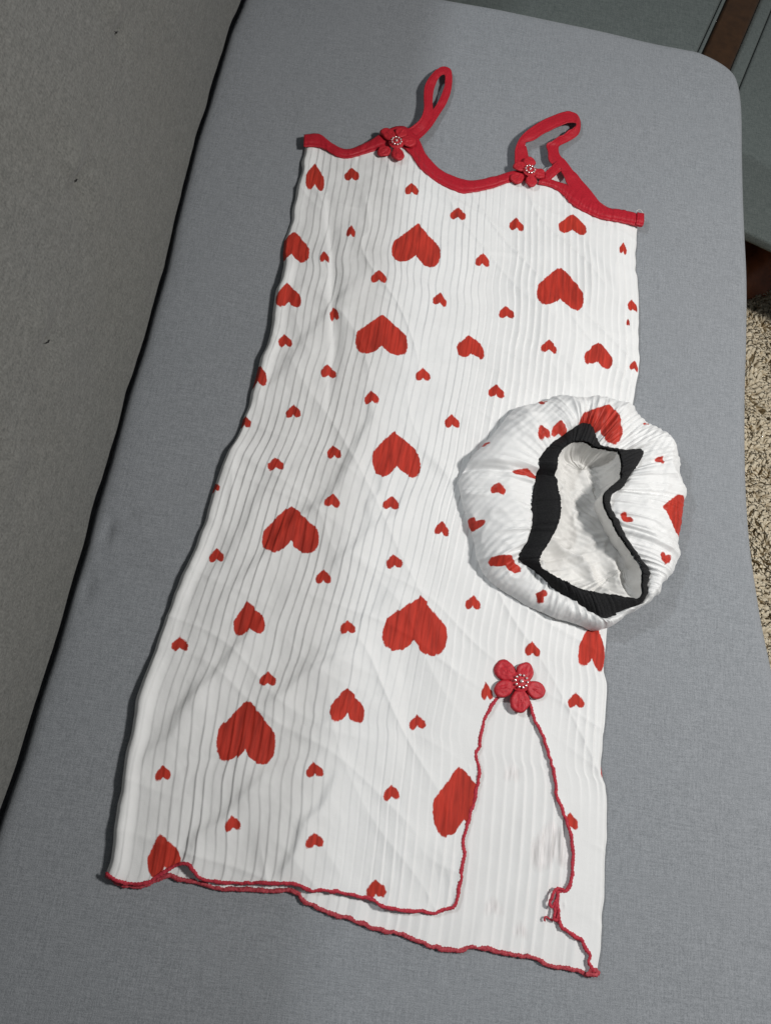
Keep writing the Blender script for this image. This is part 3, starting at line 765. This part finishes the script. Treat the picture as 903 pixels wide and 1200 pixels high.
# flowers ------------------------------------------------------------
def petal_mesh(c, p, size, seed, tilt):
    c = np.array(c); p = np.array(p)
    d = p - c; d[2] = 0; L_ = np.linalg.norm(d); ex = d / L_; ey = np.array([-ex[1], ex[0], 0])
    nr, na = 9, 28
    r = np.linspace(0.02, 1, nr)[:, None]; a = np.linspace(0, 2 * np.pi, na, endpoint=False)[None]
    lx = r * np.cos(a) * size * 1.12; ly = r * np.sin(a) * size * (1 + .05 * math.sin(seed))
    cup = .0012 * (1 - r ** 3) * np.ones_like(a) + .0011 * np.exp(-((r - .84) / .09) ** 2) + .0013 * np.exp(-((r * np.cos(a) + .1) / .45) ** 2 - ((r * np.sin(a) - .1 * math.sin(seed)) / .22) ** 2)
    lz = cup - .0008 * (r > .97) + .0016 * r * noise(3 + 1.3 * np.cos(a) + seed, 3 + 1.3 * np.sin(a) + r, seed) + tilt * lx \
        - .0000 * lx - .0020 * sstep(.9, 1.0, r)
    ly = ly * (1 - .22 * sstep(.1, -1.0, np.cos(a))) * (.95 + .10 * math.cos(seed * 2))
    wob_ = 1 + .13 * noise(5 + 1.6 * np.cos(a) + seed, 5 + 1.6 * np.sin(a), seed + 40) * r
    lx = lx * wob_; ly = ly * wob_
    lz = lz + .0007 * np.sin(np.arctan2(ly, lx + size * 1.3) * 26 + seed) * (1 - r * .6) + .0010 * noise(lx * 300 + seed, ly * 300, seed)
    V = p[None, None] + lx[..., None] * ex + ly[..., None] * ey
    V[..., 2] = p[2] + lz * .55 + .0007 * math.sin(seed * 2.4)
    return V.reshape(-1, 3), gridfaces(nr, na, True)


def flower(pts, size, seed, dome=0.0):
    c = np.array(pts[0])
    nr, na = 7, 24
    r = np.linspace(0.02, 1, nr)[:, None] * size * 1.05; a = np.linspace(0, 2 * np.pi, na, endpoint=False)[None]
    V = np.stack([c[0] + r * np.cos(a), c[1] + r * np.sin(a), c[2] + .0038 - 26 * (r ** 2) + 0 * a], -1)
    fl = make('flower', V.reshape(-1, 3), gridfaces(nr, na, True), M_PETAL, dress)
    for k, p in enumerate(pts[1:]):
        p = np.array(p); p[2] += .0006 * (k % 2) - .0005
        v, f = petal_mesh(c, p, size * (1 + .10 * math.sin(seed + k * 2.1)), seed * 7 + k, -.10 - .08 * math.sin(k + seed))
        solid(make('petal', v, f, M_PETAL, fl), .0006)
    # beads: a ring and one in the middle
    vs, fs_, n0 = [], [], 0
    import bmesh
    bm = bmesh.new()
    for k in range(11):
        if k < 10:
            q = (c[0] + .0066 * math.cos(k * .6283), c[1] + .0066 * math.sin(k * .6283), c[2] + .0046); rr = .00135
        else:
            q = (c[0], c[1], c[2] + .0050); rr = .0019
        bmesh.ops.create_icosphere(bm, subdivisions=2, radius=rr, matrix=Matrix.Translation(q))
    me = bpy.data.meshes.new('beads'); bm.to_mesh(me); bm.free()
    for p in me.polygons:
        p.use_smooth = True
    me.materials.append(M_BEAD)
    ob = bpy.data.objects.new('bead_ring', me); col.objects.link(ob); ob.parent = fl


flower(FLOWER_SLIT, .0104, 1)
flower(FLOWER_A, .0100, 2)
flower(FLOWER_B, .0094, 3)
q = np.array(ARM_UP[-1])
v, f = tube([(q[0] - .010 + .012 * t_, q[1] + .004 + .003 * math.sin(t_ * 5), .010 + .003 * math.sin(t_ * 3)) for t_ in np.linspace(0, 1, 14)], .0005, 5)
make('loose_thread', v, f, M_LINING, dress)
settle(dress)

# ------------------------------------------------------------------ the cap
cap = empty('bonnet', (.33, .37, .0), 'puffy white cap printed with red hearts, its black elastic opening facing up', 'cap')
NT = 900
m_ = len(BON_OUT)
tt = np.linspace(0, m_, NT, endpoint=False)
OUT = crom(BON_OUT, tt, True) + .0012 * np.stack([noise(tt * 1.7, tt * 0, 301) * np.minimum(1, np.minimum(tt, m_ - tt)), noise(tt * 1.9, tt * 0, 302) * np.minimum(1, np.minimum(tt, m_ - tt))], 1); BO = crom(BON_BO, tt, True); BI = crom(BON_BI, tt, True)
th = np.linspace(0, 1, NT, endpoint=False)


def ring_noise(fr, seed, row=0.0):
    """periodic noise round the ring"""
    a = th * 2 * np.pi
    R = fr / (2 * np.pi)
    return noise(50 + R * np.cos(a) + row * .7, 50 + R * np.sin(a) + row, seed)


dOB = np.linalg.norm(OUT - BO, axis=1)
hk = np.clip(dOB / .055, .35, 1)
for _ in range(60):
    hk = (np.roll(hk, 1) + hk + np.roll(hk, -1)) / 3
st_l = np.array([.30, .06, -.005, .0, .10, .28, .50, .72, .90, 1.0])
st_z = np.array([.009, .0095, .013, .018, .029, .038, .042, .042, .040, .038])
NS = 64
# the left lobe has gone limp and lies lower
flop = 1 - .22 * np.exp(-((tt - 27.5) / 3.5) ** 2)
sp = np.linspace(0, len(st_l) - 1, NS)
lz = crom(np.stack([st_l, st_z], 1), sp)
rows = []
ndir = (OUT - BO) / dOB[:, None]
for k in range(NS):
    l, z = lz[k]
    s = k / (NS - 1)
    q = OUT * (1 - l) + BO * l
    gather = sstep(.40, .95, s)
    rid = lambda n_: (1 - np.abs(n_)) ** 2 - .4
    X_, Y_ = q[:, 0], q[:, 1]
    wx = .012 * noise(X_ * 28, Y_ * 28, 101); wy = .012 * noise(X_ * 28, Y_ * 28, 102)
    crum = rid(noise((X_ + wx) * 17, (Y_ + wy) * 17, 103)) * .0080 + rid(noise((X_ + wy) * 55, (Y_ - wx) * 55, 104)) * .0024 + rid(noise((X_ - wy) * 115, (Y_ + wx) * 115, 105)) * .0007
    rib = np.sin(((X_ * .80 - Y_ * .60) + .4 * wx + .004 * ring_noise(14, 121)) / .0068 * 2 * np.pi) * .0007 * (.6 + .6 * noise(X_ * 30, Y_ * 30, 122))
    crum = crum + rib
    puck = rid(ring_noise(110, 3, s * 1.4)) * (.0012 + .0030 * gather) + ring_noise(60, 5, s * 1.0) * (.0010 + .0022 * gather)
    puff = ring_noise(16, 9, s * 1.6) * .0045
    env = sstep(.10, .35, s) * (1 - sstep(.93, 1.0, s) * .6)
    fine = ring_noise(420, 11, s * 2.0) * .0005
    disp = (puck + puff + fine + crum * (1 - .45 * gather)) * env
    lowz = z if z < .0131 else .013 + (z - .013) * (.5 + .5 * hk) * flop
    steep = np.clip(1 - s * 2.0, 0, 1)
    q = q + ndir * (disp * steep * .9)[:, None]
    rows.append(np.c_[q, lowz + disp * (1 - .5 * steep)])
# a crease that runs in from the left edge to the band
R3 = np.array(rows)
cre = int(NT * 28.75 / m_)
for k in range(NS):
    w = np.exp(-((np.arange(NT) - cre) / 7.0) ** 2) * sstep(.2, .4, k / (NS - 1))
    R3[k, :, 2] -= .0075 * w
    w2 = np.exp(-((np.arange(NT) - cre - 12) / 8.0) ** 2) * sstep(.15, .3, k / (NS - 1))
    R3[k, :, 2] += .0040 * w2
V = R3.reshape(-1, 3)
hh_ = heart_field(V[:, 0], V[:, 1], BON_HEARTS)
hh_[V[:, 2] < .012] = .05
make('cap_fabric', V, gridfaces(NS, NT, True), M_CAP, cap, attr={'heart': hh_})
# elastic band
zb0 = R3[-1, :, 2] + .0005
rows = []
for k, s in enumerate(np.linspace(-.06, 1, 18)):
    q = BO * (1 - s) + BI * s
    jag = ring_noise(500, 15) * .0007 * (1.3 if k in (0, 17) else .3)
    q = q + (BI - BO) / (np.linalg.norm(BI - BO, axis=1)[:, None] + 1e-6) * jag[:, None]
    z = zb0 + (.014 + .002 * ring_noise(30, 17)) * s + .0022 * math.sin(np.clip(s, 0, 1) * math.pi) + .0011 * ring_noise(260, 19, s * .6) - .0008 * math.exp(-((s - .12) / .05) ** 2) - .0008 * math.exp(-((s - .9) / .05) ** 2)
    rows.append(np.c_[q, z])
Bd = np.array(rows)
solid(make('elastic_band', Bd.reshape(-1, 3), gridfaces(18, NT, True), M_BLACK, cap), .0012)
# inside
rim = Bd[-1].copy()
sa = np.array(SPINE[0]); sb = np.array(SPINE[1])
ax = sb - sa; tpar = np.clip(((BI - sa) @ ax) / (ax @ ax), .08, .92)
spine = sa + tpar[:, None] * ax
rows = []
for k, s in enumerate(np.linspace(0, 1, 46)):
    out = -.10 * math.sin(min(1, s * 2.2) * math.pi) if s < .45 else 0
    l = s ** 1.3 + out * .8
    q = BI * (1 - l) + spine * l
    z = (rim[:, 2] - .004) * (1 - sstep(0, .55, s)) + .017 * sstep(0, .55, s)
    w = sstep(.02, .3, s) * (1 - .8 * sstep(.85, 1.0, s))
    X_, Y_ = q[:, 0], q[:, 1]
    z = z + w * ((1 - np.abs(noise(X_ * 34 + Y_ * 12, Y_ * 22, 111))) ** 2 * .014 - .006 + (1 - np.abs(noise(X_ * 60 - Y_ * 30, Y_ * 66 + X_ * 30, 112))) ** 2 * .004 + ring_noise(110, 25, s * 1.2) * (.0012 + .0035 * (1 - sstep(.15, .6, s))) + np.sin((X_ * .5 + Y_ * .86 + .003 * noise(X_ * 30, Y_ * 30, 115)) / .0066 * 6.2832) * .0007)
    rows.append(np.c_[q, np.maximum(z, .0125)])
Ln = np.array(rows)
make('lining', Ln.reshape(-1, 3), gridfaces(46, NT, True), M_LINING, cap)
settle(cap)
